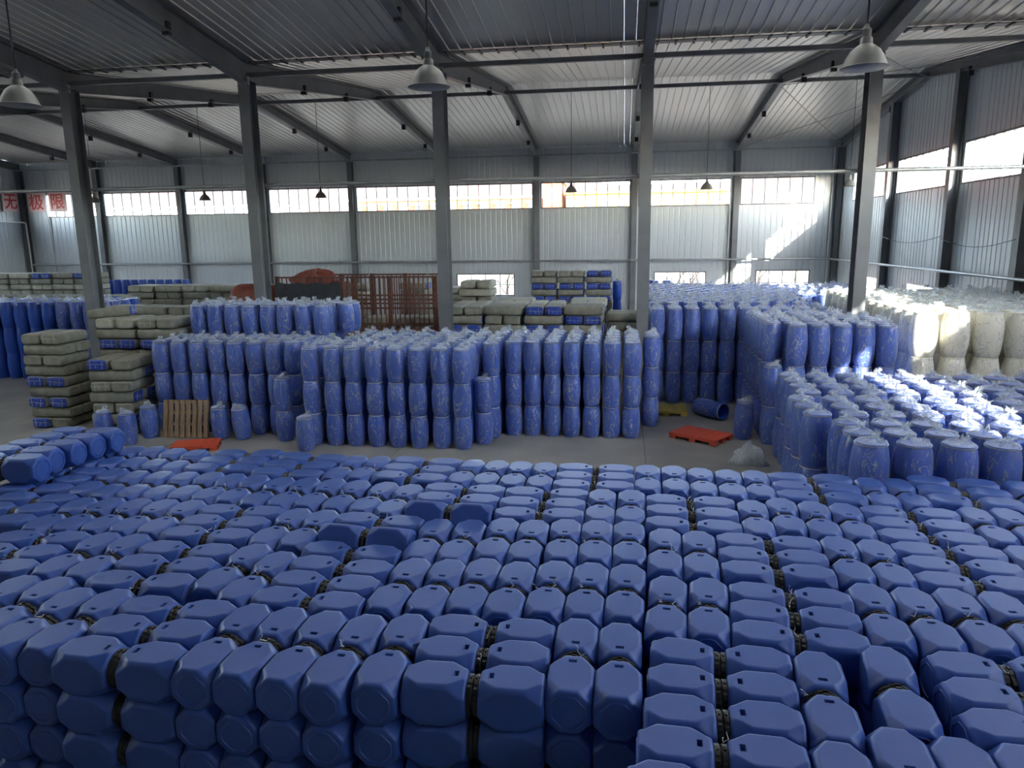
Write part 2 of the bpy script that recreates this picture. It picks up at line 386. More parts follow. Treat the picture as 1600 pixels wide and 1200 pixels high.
# long tie beams, pipes
def beamline(name, y, z, wd, ht, m, label, x0=XL+.1, x1=XR-.1):
    o = tag(new(name, MB().box(x0, x1, y-wd/2, y+wd/2, z-ht/2, z+ht/2).mesh(name, m)), label, 'beam'); return o
beamline('tie_beam', YV+.05, 10.04, .13, .13, M['steel'], 'grey tie beam running between the tops of the middle columns')
beamline('tie_beam', YR2, 11.50, .15, .15, M['steel'], 'grey tie beam under the far ridge')
beamline('tie_beam', YF-.42, 10.02, .1, .1, M['galv'], 'thin pale tie beam under the eaves of the far wall')
def pipe(name, pts, r, m, label): return tag(new(name, MB().tube(pts, r, 10).mesh(name, m, 40)), label, 'pipe')
pipe('steam_pipe', [(XL+.3, YV+.33, 6.82), (XR-.3, YV+.33, 6.82)], .055, M['galv'], 'pale pipe running level along the middle columns')
pipe('wall_pipe', [(XL+.5, YF-.45, 3.65), (XR-.5, YF-.45, 3.65)], .07, M['galv'], 'pale pipe running low along the far ribbed wall')
pipe('wall_pipe', [(XR-.48, YF-.6, 3.63), (XR-.48, YN+.5, 3.63)], .06, M['galv'], 'pale pipe running low along the gable wall by the white drums')
pipe('wall_girt', [(XL+.5, YF-.13, 8.62), (XR-.5, YF-.13, 8.62)], .08, M['galv'], 'grey girt just above the high windows of the far wall')
for k, (xx, lb) in enumerate(((XR-.55, 'white drums'), (fx(1)-.32, 'sunlit wall patch'), (XL+1.95, 'banner glazing'))):
    pipe('downpipe', [(xx, YF-.14, .2), (xx, YF-.14, ZE-.5)], .05, M['wframe'], 'white rainwater downpipe on the far wall near the '+lb)
for i, (ya, yb) in enumerate(((38.1, 31.2), (31.2, 25.6))):
    z0 = 4.95-.1*i
    tag(new('wall_cable', MB().tube([(XR-.42, ya+(yb-ya)*k/8, z0-.28*math.sin(PI*k/8)) for k in range(9)], .012, 6).mesh('wall_cable', M['black'])), 'thin black cable sagging across the gable wall, %s span from far corner' % ORD[i+1], 'cable')
pipe('corner_pipe', [(XL+.42, 43.5, 6.55), (XL+.42, YF-.62, 6.55), (XL+.5, YF-.5, 6.5), (XL+.52, YF-.5, .3)], .045, M['wframe'], 'white pipe bending down the corner beside the lettering')
br = 0
for (xa, xb, ya, yb) in ((fx(1), fx(2)-.2, YV+.3, YR2-.2), (fx(1), fx(2)-.2, YR2+.2, YF-.8)):
    for (p, q_) in (((xa, ya), (xb, yb)), ((xb, ya), (xa, yb))):
        a = Vector((p[0], p[1], zroof(p[1])-.52)); b = Vector((q_[0], q_[1], zroof(q_[1])-.52)); m_ = (a+b)/2 - Vector((0, 0, .04+.02*br)); br += 1
        tag(new('brace_rod', MB().tube([a, m_, b], .013, 6).mesh('brace_rod', M['steel'])), 'thin diagonal brace rod under the roof of the end bay', 'rod', 'roof brace rods')

# hanging dome lamps
def lamp_meshes():
    prof = [(.045, .36), (.07, .34), (.075, .27), (.10, .255), (.17, .20), (.225, .11), (.26, .02), (.275, 0)]
    inn = [(.268, .004), (.25, .03), (.215, .11), (.16, .19), (.09, .24), (.02, .245)]
    return MB().lathe(prof, 32, caps=False).mesh('shade', M['lampshade'], 50), MB().lathe(inn, 32, caps=False).mesh('reflector', M['lampin'], 50), \
        MB().lathe([(.05, .34), (.055, .44), (.03, .46), (.02, .50)], 16).mesh('socket_housing', M['lampcap'], 40), MB().lathe([(.276, -.006), (.284, 0), (.276, .008)], 32).mesh('rim', M['lampshade'], 60)
lm = lamp_meshes()
def lamp(x, y, z, top, label, group):
    t = thing('dome_lamp', label, 'lamp', (x, y, z), group=group)
    for nm, me in zip(('shade', 'reflector', 'socket_housing', 'rim'), lm): new(nm, me, t)
    new('hanging_rod', MB().tube([(0, 0, .49), (0, 0, top-z)], .012, 6).mesh('hanging_rod', M['black']), t)
for x, what in ((2.88, 'before the column at the white drums'), (-2.62, 'over the blue drum blocks'), (-8.77, 'over the bundle stacks'), (-14.8, 'over the banners'), (-20.8, 'over the end')):
    if x > -10: lamp(x, YR1+.25, 7.09, ZRG-.1, 'large grey dome lamp hanging '+what, 'lamps of the near span')
for k in range(-7, 2):
    lamp(fx(k)+3.0, YR2, 7.10, 11.45, 'small dome lamp before the far high windows, %s from the sunlit gable' % ORD[1-k], 'lamps of the far span')

# red lettering on pink squares, around the corner of the hall
def glyph(ch, w_):
    cu = bpy.data.curves.new('glyph', 'FONT'); cu.body = ch; cu.align_x = 'CENTER'; cu.align_y = 'CENTER'; cu.size = w_; cu.extrude = .006; cu.offset = .012
    ob = bpy.data.objects.new('glyph', cu); C.objects.link(ob); bpy.context.view_layer.update()
    me = bpy.data.meshes.new_from_object(ob.evaluated_get(bpy.context.evaluated_depsgraph_get()))
    bpy.data.objects.remove(ob); bpy.data.curves.remove(cu)
    me.materials.clear(); me.materials.append(M['letter'])
    xs = [v.co.x for v in me.vertices]; zs = [v.co.y for v in me.vertices]
    if xs:
        cx, cz = (min(xs)+max(xs))/2, (min(zs)+max(zs))/2
        for v in me.vertices: v.co.x -= cx; v.co.y -= cz
    return me
for ch, loc, rz, wh in (('\u65e0', (XL+.14, 45.72, 7.93), PI/2, 'the gable wall beside the corner'), ('\u6781', (-40.25, YF-.10, 7.93), 0, 'the far wall beside the corner'), ('\u9650', (-38.5, YF-.22, 7.93), 0, 'the glazing of the far wall')):
    b = thing('banner', 'pink square with one bold red character on ' + wh, 'banner', loc, (0, 0, rz))
    new('cloth', MB().box(-.66, .66, 0, .02, -.66, .66).mesh('cloth', M['banner']), b)
    new('character', glyph(ch, 1.12), b, (0, -.012, 0), (PI/2, 0, 0))

# ================================================================ blue square jugs
JW, JL, JTOP = .1935, .2687, 1.557            # half width, half body length, height of the top layer
def jug_ring(y, c, s, h=JW, sl=.038, e=.009):
    """an eight-sided section whose four corner cuts are c wide, every edge lightly rounded"""
    p = []
    for q in range(4):
        a = q*PI/2; ca, sa = round(math.cos(a)), round(math.sin(a)); w_ = max(sl+.002, h-c-e-.010)
        side = [(-w_, h), (-sl, h), (sl, h), (w_, h), (max(w_+.001, h-c-e), h), (h-c+.7*e, h-.6*e), (h-.6*e, h-c+.7*e), (h, max(w_+.001, h-c-e))]
        for u, v in side: p.append(((u*ca+v*sa)*s, y, (-u*sa+v*ca)*s))
    return p
def jug_body():
    S = [(-.2687, .112, .88), (-.2655, .112, .925), (-.258, .111, .965), (-.246, .110, .99), (-.232, .108, 1), (-.222, .104, 1), (-.135, .034, 1), (-.120, .028, 1), (.10, .028, 1), (.118, .031, 1),
         (.150, .052, 1), (.192, .084, 1), (.222, .108, 1), (.232, .112, 1), (.246, .114, .985), (.258, .116, .955), (.2655, .117, .91), (.2687, .117, .86)]
    mb = MB(); rings = [jug_ring(*q) for q in S]; n = 32
    mb.loft(rings, caps=False)
    # handle slot: the top face between the two slot sections, sunk in
    i = 10
    vs = mb.v; quad = [i*n+1, i*n+2, (i+1)*n+2, (i+1)*n+1]
    k = mb.f.index(tuple(quad)); mb.f.pop(k); mb.m.pop(k)
    def inset(qd, dz, sh):
        cx = sum(mb.v[j][0] for j in qd)/4; cy = sum(mb.v[j][1] for j in qd)/4; b = len(mb.v)
        mb.v += [(cx+(mb.v[j][0]-cx)*sh, cy+(mb.v[j][1]-cy)*sh, mb.v[j][2]+dz) for j in qd]
        for a in range(4): mb.f.append((qd[a], qd[(a+1) % 4], b+(a+1) % 4, b+a)); mb.m.append(0)
        return [b, b+1, b+2, b+3]
    q2 = inset(inset(quad, -.004, .93), -.055, .9)
    mb.f.append(tuple(q2)); mb.m.append(0)
    # round base with a raised ring, and the neck
    def circ(r, y):
        return [(r*math.cos(math.atan2(z, x)), y, r*math.sin(math.atan2(z, x))) for x, _, z in rings[0]]
    mb.loft([rings[0], circ(.150, -.2695), circ(.146, -.2760), circ(.136, -.2760), circ(.132, -.268), circ(.001, -.268)], caps=False)
    mb.loft([rings[-1], circ(.148, .270), circ(.145, .30), circ(.02, .30)], caps=False)
    me = mb.mesh('jug_body', M['jug'], 38)
    bm = bmesh.new(); bm.from_mesh(me); bmesh.ops.remove_doubles(bm, verts=bm.verts, dist=1e-5); bmesh.ops.recalc_face_normals(bm, faces=bm.faces); bm.to_mesh(me); bm.free()
    me.polygons.foreach_set('use_smooth', [True]*len(me.polygons)); me.set_sharp_from_angle(angle=math.radians(40))
    return me
def jug_lid():
    mb = MB(); n = 72; rings = []
    for y, r, g in ((.272, .158, 0), (.274, .168, .007), (.308, .168, .007), (.312, .162, .004), (.3175, .156, 0), (.3175, .12, 0), (.311, .116, 0), (.311, .01, 0)):
        rings.append([((r-(g if k % 6 < 2 else 0))*math.cos(2*PI*k/n), y, (r-(g if k % 6 < 2 else 0))*math.sin(2*PI*k/n)) for k in range(n)])
    mb.loft(rings)
    for a in (0, PI): mb.box(-.02, .02, .285, .302, .160, .178) if a == 0 else mb.box(-.02, .02, .285, .302, -.178, -.160)
    return mb.mesh('screw_lid', M['lid'], 30)
def tie_mesh(seed):
    rnd = random.Random(seed); p = [Vector((.06, .295, .165))]
    for i in range(4): p.append(p[-1]+Vector((rnd.uniform(-.03, .035), rnd.uniform(-.02, .02), .018+rnd.uniform(-.01, .02))))
    q = [Vector((.06, .295, .165)), Vector((.085, .30, .185)), Vector((.10, .29, .178+rnd.uniform(0, .03)))]
    return MB().tube(p, .0035, 5).tube(q, .0035, 5).mesh('seal_tie', M['tie'])
jb, jl = jug_body(), jug_lid(); ties = [tie_mesh(s) for s in range(5)]
jug_low = MB(); jug_low.loft([[(p[0], y, p[2]) for p in jug_ring(y, c, s)] for y, c, s in ((-.2687, .118, .9), (-.235, .11, 1), (-.125, .036, 1), (.115, .034, 1), (.235, .114, 1), (.2687, .12, .88))])
lid_low = MB().loft([[(.165*math.cos(2*PI*k/16), y, .165*math.sin(2*PI*k/16)) for k in range(16)] for y in (.27, .317)])
PAIRS = '''v -879 1088 8,v -840 1089 8,v -801 1092 8,v -760 1086 7,v -788 967 4,v -746 959 3,v -706 961 3,v -665 962 1,v -744 835 2,v -704 839 1,v -664 841 0,v -625 842 0,v -586 843 0,v -628 722 -1,v -587 722 0,v -595 602 -1,v -635 601 0,v -555 582 0,v -514 584 -2,v -718 1081 5,v -626 966 1,v -587 962 1,v -548 960 1,v -506 953 -2,v -466 954 -2,v -426 955 -3,v -385 951 -1,v -426 830 -2,v -387 828 -2,v -435 1076 -4,v -396 1077 -4,v -237 1074 -4,v -198 1073 -4,v -343 948 -4,v -304 942 -4,v -228 814 -1,v -187 816 -3,v -146 827 -2,v -158 1072 -2,v -118 1070 -1,v 41 1074 -2,v 81 1075 -1,v -25 952 -1,v 15 953 -2,v -107 825 -2,v -66 832 0,v -27 833 0,v 12 834 0,v 53 815 -3,v 120 1068 -1,v 160 1063 -2,v 199 1064 -2,v 92 812 -3,v 173 930 -3,v 213 943 -3,v 252 935 -3,v 291 932 -3,v 252 815 -2,v 357 1048 -2,v 396 1048 -2,v 559 1057 -7,v 450 936 -3,v 490 937 -2,v 291 810 -2,v 450 812 -3,v 531 935 -3,v 597 1049 -7,v -426 711 -3,v -387 694 -4,v -356 572 -2,v -317 570 -2,v -277 568 -2,v -237 566 -3,v -196 572 -1,v -228 695 -4,v -188 697 -3,v -149 704 -3,v -110 700 -3,v -70 707 -3,v -31 707 -3,v 8 708 -3,v 48 684 -5,v -37 583 -1,v 2 580 -1,v 88 685 -6,v 248 692 -4,v 288 688 -3,v 330 691 -1,v 370 689 -2,v 164 553 -5,v 152 434 -4,v 196 455 -4,v 236 450 -3,v 276 448 -3,h -870 1007 2,h -867 966 4,h -864 926 3,h -825 887 1,h -824 847 2,h -822 806 3,h -707 758 4,h -708 718 3,h -708 678 2,h -506 708 -1,h -508 666 1,h -435 576 -1,h -436 536 -2,h -631 1131 6,h -510 1122 -4,h -634 1089 4,h -514 1080 -1,h -636 1050 4,h -516 1038 -3,h -504 873 0,h -506 834 0,h -507 794 -1,h -504 747 -1,h -433 615 -1,h -308 688 -3,h -311 649 -3,h -313 1119 -3,h -316 1079 -4,h -319 1039 -5,h -222 994 -1,h -224 954 -2,h -307 863 -4,h -309 767 -4,h -306 727 -3,h -38 1112 0,h -38 1072 1,h -39 1032 0,h -103 991 0,h -105 950 1,h -105 910 2,h 95 980 -2,h 94 939 -3,h 92 895 -4,h 279 1100 -1,h 278 1059 -2,h 276 1019 -2,h 174 851 -1,h 172 811 -1,h 170 772 -1,h 478 1104 -7,h 476 1063 -6,h 474 1023 -5,h 372 968 -1,h 370 928 -2,h 368 888 -2,h 371 848 -2,h 370 809 -2,h 368 769 -2,h 171 718 -4,h 167 678 -5,h 163 638 -5,h -116 617 0,h -117 578 0,h -117 538 1,h 88 598 -4,h 84 557 -2,h 80 516 -1,h 74 476 -2,h 66 436 -3,h 320 608 0,h 316 569 0,h 313 529 1,t -225 907 -2,t -308 815 -3,u 223 569 -5'''
jugs = []       # x, y, z, direction angle of the lid, roll, kind, layer
def add_pair(k, cx, cy, a, z, layer):
    h = .3185
    if k in 'ht':
        ax = (math.cos(a), math.sin(a)); kinds = 'RL'
        q = [(cx-ax[0]*h, cy-ax[1]*h, a, 'R'), (cx+ax[0]*h, cy+ax[1]*h, a+PI, 'L')]
    else:
        ay = (-math.sin(a), math.cos(a))
        q = [(cx+ay[0]*h, cy+ay[1]*h, a-PI/2, 'N'), (cx-ay[0]*h, cy-ay[1]*h, a+PI/2, 'F')]
    for x, y, d, t in q:
        roll = {'t': -.5 if t == 'R' else .5, 'u': PI}.get(k, 0)
        jugs.append([x, y, z+(.06 if k == 't' else 0), d, roll, t, layer, k])
for it in PAIRS.split(','):
    k, x, y, a = it.split(); x, y, a = int(x)/100, int(y)/100, math.radians(int(a))
    add_pair(k, x, y, a, JTOP-JW, 4)
for cx, cy in ((-9.15, 11.06), (-9.22, 10.66), (-9.26, 10.26), (-9.33, 9.86), (-9.24, 9.46)):
    add_pair('h', cx, cy, .03, JTOP+JW+.004, 5)
top = [j for j in jugs if j[6] == 4]
# a few more lie unseen under the raised rows
for cx, cy in ((-9.2, 10.9), (-9.2, 10.5), (-9.25, 10.1)):
    if all(math.hypot(j[0]-cx-s, j[1]-cy) > .62 for j in top for s in (-.3, .3)): add_pair('h', cx, cy, .03, JTOP-JW, 4)
allj = list(jugs); low = []
for j in top:
    for L in (3, 2, 1):
        low.append([j[0], j[1], JTOP-JW-(4-L)*.3885, j[3], 0, j[5], L, 'n'])
def is_front(j): return not any(abs(o[0]-j[0]) < .42 and .2 < j[1]-o[1] < 1.2 for o in top)
def on_screen(x, y, z, m_=40):
    u, v, d = to_px((x, y, z)); return d > 0 and -m_ < u < 1600+m_ and -m_ < v < 1200+m_
front = [j for j in low if j[6] in (3, 2) and is_front(j) and on_screen(*j[:3], 10)]
front_id = {id(j) for j in front}
vis = [j for j in allj if on_screen(*j[:3], 90)]
vis.sort(key=lambda j: math.hypot(j[0], j[1], CAM_H-j[2]) - (30 if j[6] == 5 or j[7] in 'tu' else 0))
indiv = vis[:300-len(front)]+front; ind_id = {id(j) for j in indiv}
where = {'R': 'lid toward sunlit gable', 'L': 'lid away from sunlit gable', 'F': 'lid toward drums', 'N': 'lid away from drums'}
def zone(j):
    u = to_px(j[:3])[0]; y = j[1]
    back = 'raised jugs' if u < 230 else 'wooden pallet' if u < 440 else 'wide drum block' if u < 745 else 'yellow-pallet drum block' if u < 1010 else 'red pallet' if u < 1180 else 'two-tier drum block'
    lo_ = min([o[1] for o in top if abs(o[0]-j[0]) < .5] or [y]); hi_ = max([o[1] for o in top if abs(o[0]-j[0]) < .5] or [y])
    e = 'at aisle edge' if hi_-y < .45 else 'at front edge' if y-lo_ < .45 else 'rearward rows' if y > 9 else 'middle rows' if y > 6.8 else 'forward rows'
    return e+' before '+back
rj = random.Random(3)
for j in indiv:
    x, y, z, d, roll, t, L, k = j
    if L == 5: lab, grp = 'blue square jug in the raised fifth layer, '+where[t], 'raised layer jugs, '+where[t]
    elif k == 't': lab, grp = 'blue square jug rolled onto its edge among flat ones, '+where[t], 'rolled jugs, '+where[t]
    elif k == 'u': lab, grp = 'blue square jug with no slot showing, lids tied together, '+where[t], None
    elif L == 4: lab, grp = 'blue square jug, '+where[t]+', '+zone(j), 'top layer jugs, '+where[t]+', '+zone(j)
    else: lab, grp = 'blue square jug in shaded stack face, %s layer down, ' % ('second' if L == 3 else 'third')+where[t], 'stack face jugs, %s layer, ' % ('second' if L == 3 else 'third')+where[t]
    o = thing('square_jug', lab, 'jug', (x, y, z), group=grp)
    o.rotation_mode = 'XYZ'
    mw = Matrix.Rotation(d-PI/2, 4, 'Z') @ Matrix.Rotation(roll, 4, 'Y')
    o.rotation_euler = mw.to_euler()
    new('body', jb, o); new('screw_lid', jl, o)
    if L >= 4 and rj.random() < .3: new('seal_tie', rj.choice(ties), o, None, (0, rj.uniform(-.5, .5), 0))
st = MB()
for j in allj+low:
    if id(j) in ind_id: continue
    x, y, z, d, roll, t, L, k = j; R = Matrix.Translation((x, y, z)) @ Matrix.Rotation(d-PI/2, 4, 'Z')
    st.add([R @ Vector(v) for v in jug_low.v], jug_low.f, 0); st.add([R @ Vector(v) for v in lid_low.v], lid_low.f, 1)
tag(new('square_jug_rest', st.mesh('square_jug_rest', [M['jug'], M['lid']], 38)), 'remaining blue square jugs in the farthest rows and lower layers of the stack', 'jugs', None, 'stuff')

# ================================================================ drums in clear bags
def drum_body(r, h, m, n=28):
    p = [(r*.74, 0), (r*.79, .010), (r*.82, .03), (r*.91, h*.13), (r*.975, h*.28), (r*.998, h*.40), (r, h*.5), (r*.998, h*.60), (r*.97, h*.73), (r*.90, h*.86), (r*.83, h-.055), (r*.81, h-.035), (r*.835, h-.03), (r*.835, h-.006), (r*.80, h), (r*.76, h), (r*.74, h-.012), (.01, h-.012)]
    return MB().lathe(p, n).mesh('drum_body', m, 40)
def drum_ring(r, h):
    return MB().loft([[((r*q)*math.cos(2*PI*k/28), (r*q)*math.sin(2*PI*k/28), z) for k in range(28)] for q, z in ((.82, h-.036), (.86, h-.033), (.86, h-.016), (.82, h-.012))], caps=False).mesh('clamp_ring', M['ring'], 40)
def bag(r, h, seed, tuft=True, cap=True):
    """a loose clear bag: flutes down the side, bunched at the foot, gathered above the lid"""
    rnd = random.Random(seed); n = 64; ph = [rnd.uniform(0, 6.28) for _ in range(6)]
    mb = MB(); rows = []
    folds = [(rnd.uniform(0, 6.28), rnd.uniform(-1.1, 1.1), rnd.uniform(.004, .009)) for _ in range(11)]
    def rad(a, base, amp, z):
        fd = sum(g_*math.exp(-(((a-a0-sl_*z+PI) % (2*PI)-PI)/.09)**2) for a0, sl_, g_ in folds) if z <= h*.95 else 0
        return base+fd-.004+amp*(.5*math.sin(5*a+ph[0]+3*z)+.35*math.sin(9*a+ph[1]-5*z)+.3*math.sin(14*a+ph[2]+7*z)+.25*rnd.uniform(-1, 1))
    side = [(.006, .83, .012), (.04, .88, .016), (h*.12, .945, .014), (h*.22, .985, .010), (h*.36, 1.01, .008), (h*.5, 1.02, .008), (h*.64, 1.01, .008), (h*.76, .98, .010), (h*.86, .925, .014), (h*.94, .86, .014), (h+.002, .82, .010)]
    for z, q, amp in side:
        rows.append([(rad(a, r*q+.004, amp*.8, z)*math.cos(a), rad(a, r*q+.004, amp*.8, z)*math.sin(a), min(h-.001, max(.003, z+rnd.uniform(-.006, .006)))) for a in [2*PI*k/n for k in range(n)]])
    mb.loft(rows, 0, caps=False)
    lx, ly = rnd.uniform(-.3, .3)*r, rnd.uniform(-.3, .3)*r
    if tuft:
        tp = [rows[-1]]
        for f, q, hz, amp in ((0, .70, .022, .03), (.5, .42, .035, .05), (1, .20, .05, .035), (1, .09, .075, .02), (1.15, .17, .10, .05), (1.3, .20, .135, .06)):
            tp.append([(lx*f+max(.012, rad(a, r*q, amp, hz*9))*math.cos(a), ly*f+max(.012, rad(a, r*q, amp, hz*9))*math.sin(a), h+hz+amp*.5*math.sin(4*a+ph[3])+rnd.uniform(-.35, .35)*amp) for a in [2*PI*k/n for k in range(n)]])
        mb.loft(tp, 1, caps=False)
    elif cap:
        mb.loft([rows[-1], [(r*.5*math.cos(2*PI*k/n), r*.5*math.sin(2*PI*k/n), h-.002) for k in range(n)]], 1)
    return mb.mesh('plastic_bag', [M['bag'], M['bagtop']], 25)
KIND = {}
for kind, r, h, m in (('short', .228, .828, M['drum']), ('tall', .242, .978, M['drum']), ('wide', .284, .978, M['drum']), ('white', .315, 1.07, M['wdrum'])):
    body = drum_body(r, h, m)
    KIND[kind] = dict(r=r, h=h, body=body, ring=drum_ring(r, h) if kind != 'white' else None, bags=[bag(r, h, s+hash(kind) % 7*0+len(kind)) for s in range(6)], flat=[bag(r, h, 50+s, False) for s in range(4)])
    lo = MB().lathe([(r*.78, 0), (r*.93, h*.16), (r, h*.5), (r*.93, h*.82), (r*.82, h), (.01, h-.005)], 14)
    tu = MB().lathe([(r*1.0, h*.85), (r*.93, h-.02), (r*.6, h+.03), (r*.12, h+.07), (r*.25, h+.12)], 9, caps=False)
    KIND[kind]['low'] = lo; KIND[kind]['tuft'] = tu
drums = []
def drum(kind, x, y, layer, label, group, seen=True, topmost=True, lean=(0, 0), zbase=None, bagged=True, yaw=None):
    drums.append(dict(kind=kind, x=x, y=y, z=layer*KIND[kind]['h'] if zbase is None else zbase, label=label, group=group, seen=seen, top=topmost, lean=lean, bagged=bagged))
rd = random.Random(11)
TIER = {1: ['single'], 2: ['bottom', 'top'], 3: ['bottom', 'middle', 'top'], 4: ['bottom', 'second', 'third', 'top']}
def block(kind, xs, ysr, layers, name, ref, seen_left=False, seen_right=False, jit=.012, color=None, hide_low=True, skip=None, extra_top=None, stag=0):
    """a stacked block; xs columns, ysr rows (front first)"""
    col = color or ('white' if kind == 'white' else 'blue')
    for i, x in enumerate(xs):
        for k, y in enumerate(ysr):
            if skip and skip(i, k): continue
            jx, jy = rd.uniform(-jit, jit)+stag*(k % 2), rd.uniform(-jit, jit)
            for L in range(layers):
                tp = L == layers-1
                cov = extra_top and extra_top(i, k)
                seen = tp or k == 0 or (seen_left and i == 0) or (seen_right and i == len(xs)-1)
                row = ORD[min(k, 17)]+' row'; fil = ORD[min(i if ref[0] == 'l' else len(xs)-1-i, 17)]
                lab = 'bagged %s drum, %s tier, %s, %s from %s' % (col, TIER[layers][L], row, fil, ref[1])
                drum(kind, x+jx+rd.uniform(-jit, jit)*.3*L, y+jy, L, lab, name, seen, tp and not cov)
def lin(a, b, n): return [a+(b-a)*i/(n-1) for i in range(n)]
# block nearest the wooden pallet (front left), one more tier on its back rows
block('short', lin(-12.33, -8.55, 8), [18.0+.53*i for i in range(7)], 3, 'drum block behind the wooden pallet', ('l', 'bundles, pallet block'), extra_top=lambda i, k: k >= 3)
for i in range(9):
    for k in range(3):
        if i < 8 or k: drum('short', -12.15+.535*i+rd.uniform(-.02, .02), 19.62+.53*k, 3, 'bagged blue drum, raised fourth tier above pallet block, %s row, %s from bundles' % (ORD[k], ORD[i]), 'fourth tier drums')
block('short', lin(-7.72, -3.85, 8), [17.18+.53*i for i in range(7)], 3, 'wide drum block beside the single drum', ('l', 'single drum, wide block'), seen_left=True, skip=lambda i, k: i == 0 and k >= 4)
block('short', lin(-2.80, .25, 7), [18.60+.53*i for i in range(5)], 3, 'drum block beside the yellow pallet', ('r', 'yellow pallet'), seen_right=True, jit=.008)
block('short', [-3.32], [18.25+.53*i for i in range(6)], 3, 'narrow drum row between the two wide blocks', ('l', 'wide block, narrow row'))
for L in range(2): drum('short', -3.42, 17.66, L, 'bagged blue drum, %s of the two-drum stack between wide blocks' % ('bottom' if L == 0 else 'top'), 'two-drum stack', topmost=L == 1)
for k in range(2): 
    for L in range(3): drum('short', .78, 19.9+.53*k, L, 'bagged blue drum, %s tier, %s of outlying pair by the column' % (TIER[3][L], 'front' if k == 0 else 'back'), 'outlying pair', topmost=L == 2)
# single drums in front of the left block
S1 = 'bagged blue drum standing alone '
drum('short', -12.42, 17.32, 0, S1+'between bundles and wooden pallet', None)
drum('short', -10.42, 17.42, 0, S1+'leaning against the wooden pallet edge', None, lean=(0, -.06))
drum('short', -9.80, 17.42, 0, S1+'tilted, second past the wooden pallet', None, lean=(0, -.12))
for L in range(2): drum('short', -8.62, 17.40, L, 'bagged blue drum, %s of the dark pair beside the wide block' % ('bottom' if L == 0 else 'top'), None, topmost=L == 1)
drum('short', -7.72, 16.62, 0, S1+'in front of the wide drum block', None)
drum('short', -13.22, 16.62, 0, S1+'before the bundle stacks, loose bag', None)
drum('short', -12.55, 16.62, 0, S1+'before the lower bundle stack, nearer the pallet', None)
# right of the middle column
block('tall', lin(1.04, 5.81, 10), [22.95, 23.48], 3, 'drum block behind the yellow pallet', ('l', 'column, dark block'), seen_left=True)
block('tall', lin(3.70, 6.28, 6), [18.62+.535*i for i in range(7)], 3, 'drum block beside the white drums', ('r', 'white drums'), seen_left=True, jit=.008, skip=lambda i, k: (i >= 5 and k > 4) or (i == 0 and k == 0))
block('tall', lin(1.05, 9.15, 15), [25.0+.585*i for i in range(17)], 3, 'far drum field under the low windows', ('l', 'bundle pile, far field'), skip=lambda i, k: 1.05+i*.5786 > 6.2 and k < 5, jit=.03, stag=.29)
for L in range(2): drum('tall', 3.64 if L else 3.65, 18.40, L, 'bagged blue drum, %s of the two-drum stack beside the red pallet' % ('bottom' if L == 0 else 'top'), None, topmost=L == 1)
drum('tall', 3.06, 18.78, 0, 'bagged blue drum standing alone behind the red pallet', None, lean=(0, .03))
# near right block, two tiers; its rows start farther left towards the back
yy = 11.61; rowi = 0
while yy < 17.75:
    xl = 3.80 if yy < 12.9 else 3.46 if yy < 15 else 3.75
    x = xl+.02; i = 0
    while x < 10.2:
        if on_screen(x, yy, 1.9, 120):
            jx, jy = rd.uniform(-.012, .012), rd.uniform(-.015, .015)
            for L in range(2):
                seen = L == 1 or rowi == 0 or i < 1
                drum('wide', x+jx, yy+jy, L, 'bagged blue drum, %s tier, %s row behind jugs, %s from crumpled bags, two-tier block' % (TIER[2][L], ORD[rowi], ORD[i]), 'two-tier block drums', seen, L == 1)
        x += .622; i += 1
    yy += .626; rowi += 1
block('white', lin(7.20, 11.55, 7), [18.98+.70*i for i in range(12)], 3, 'white drum block by the gable wall', ('r', 'gable wall'), seen_left=True)
# far left
block('tall', lin(-25.6, -19.2, 12), [24.9+.58*i for i in range(4)], 3, 'far drum block beside the left-hand bundles', ('r', 'column, far left block'))
for i in range(11):
    for L in range(3): drum('tall', -31.1+.56*i, 40.3, L, 'bare blue drum, %s tier, %s in the far row under high windows' % (TIER[3][L], ORD[i]), 'far bare drums', topmost=False, bagged=False)
for i, (x, y) in enumerate(((.9, 37.2), (1.5, 37.2), (2.1, 37.2), (1.2, 37.8), (-.3, 36.9), (-.9, 36.9))):
    for L in range(3): drum('tall', x, y, L, 'bagged blue drum, %s tier, far group behind the bundle pile' % TIER[3][L], 'far group, %s tier' % TIER[3][L], seen=L == 2, topmost=L == 2)

def area(d):
    u, v, z = to_px((d['x'], d['y'], d['z']+.5)); return z if (-60 < u < 1660 and -60 < v < 1260 and z > 0) else 999
cnt = {}; ind = []; rest = []
for d in sorted(drums, key=area):
    kd = 'blue' if d['kind'] == 'short' else d['kind']
    lim = 290 if kd != 'tall' else 210
    if d['seen'] and area(d) < 900 and cnt.get(kd, 0) < lim: cnt[kd] = cnt.get(kd, 0)+1; ind.append(d)
    else: rest.append(d)
NAME = {'short': 'bagged_drum', 'wide': 'large_bagged_drum', 'tall': 'tall_bagged_drum', 'white': 'white_bagged_drum'}
for d in ind:
    K_ = KIND[d['kind']]
    o = thing(NAME[d['kind']] if d['bagged'] else 'tall_drum', d['label'], 'drum', (d['x'], d['y'], d['z']), (d['lean'][0], d['lean'][1], rd.uniform(0, 6.28)) if d['lean'] == (0, 0) else (d['lean'][0], d['lean'][1], 0), d['group'])
    new('drum_body', K_['body'], o)
    if K_['ring'] and math.hypot(d['x'], d['y']) < 26: new('clamp_ring', K_['ring'], o)
    if d['bagged']: new('plastic_bag', rd.choice(K_['bags'] if d['top'] else K_['flat']), o)
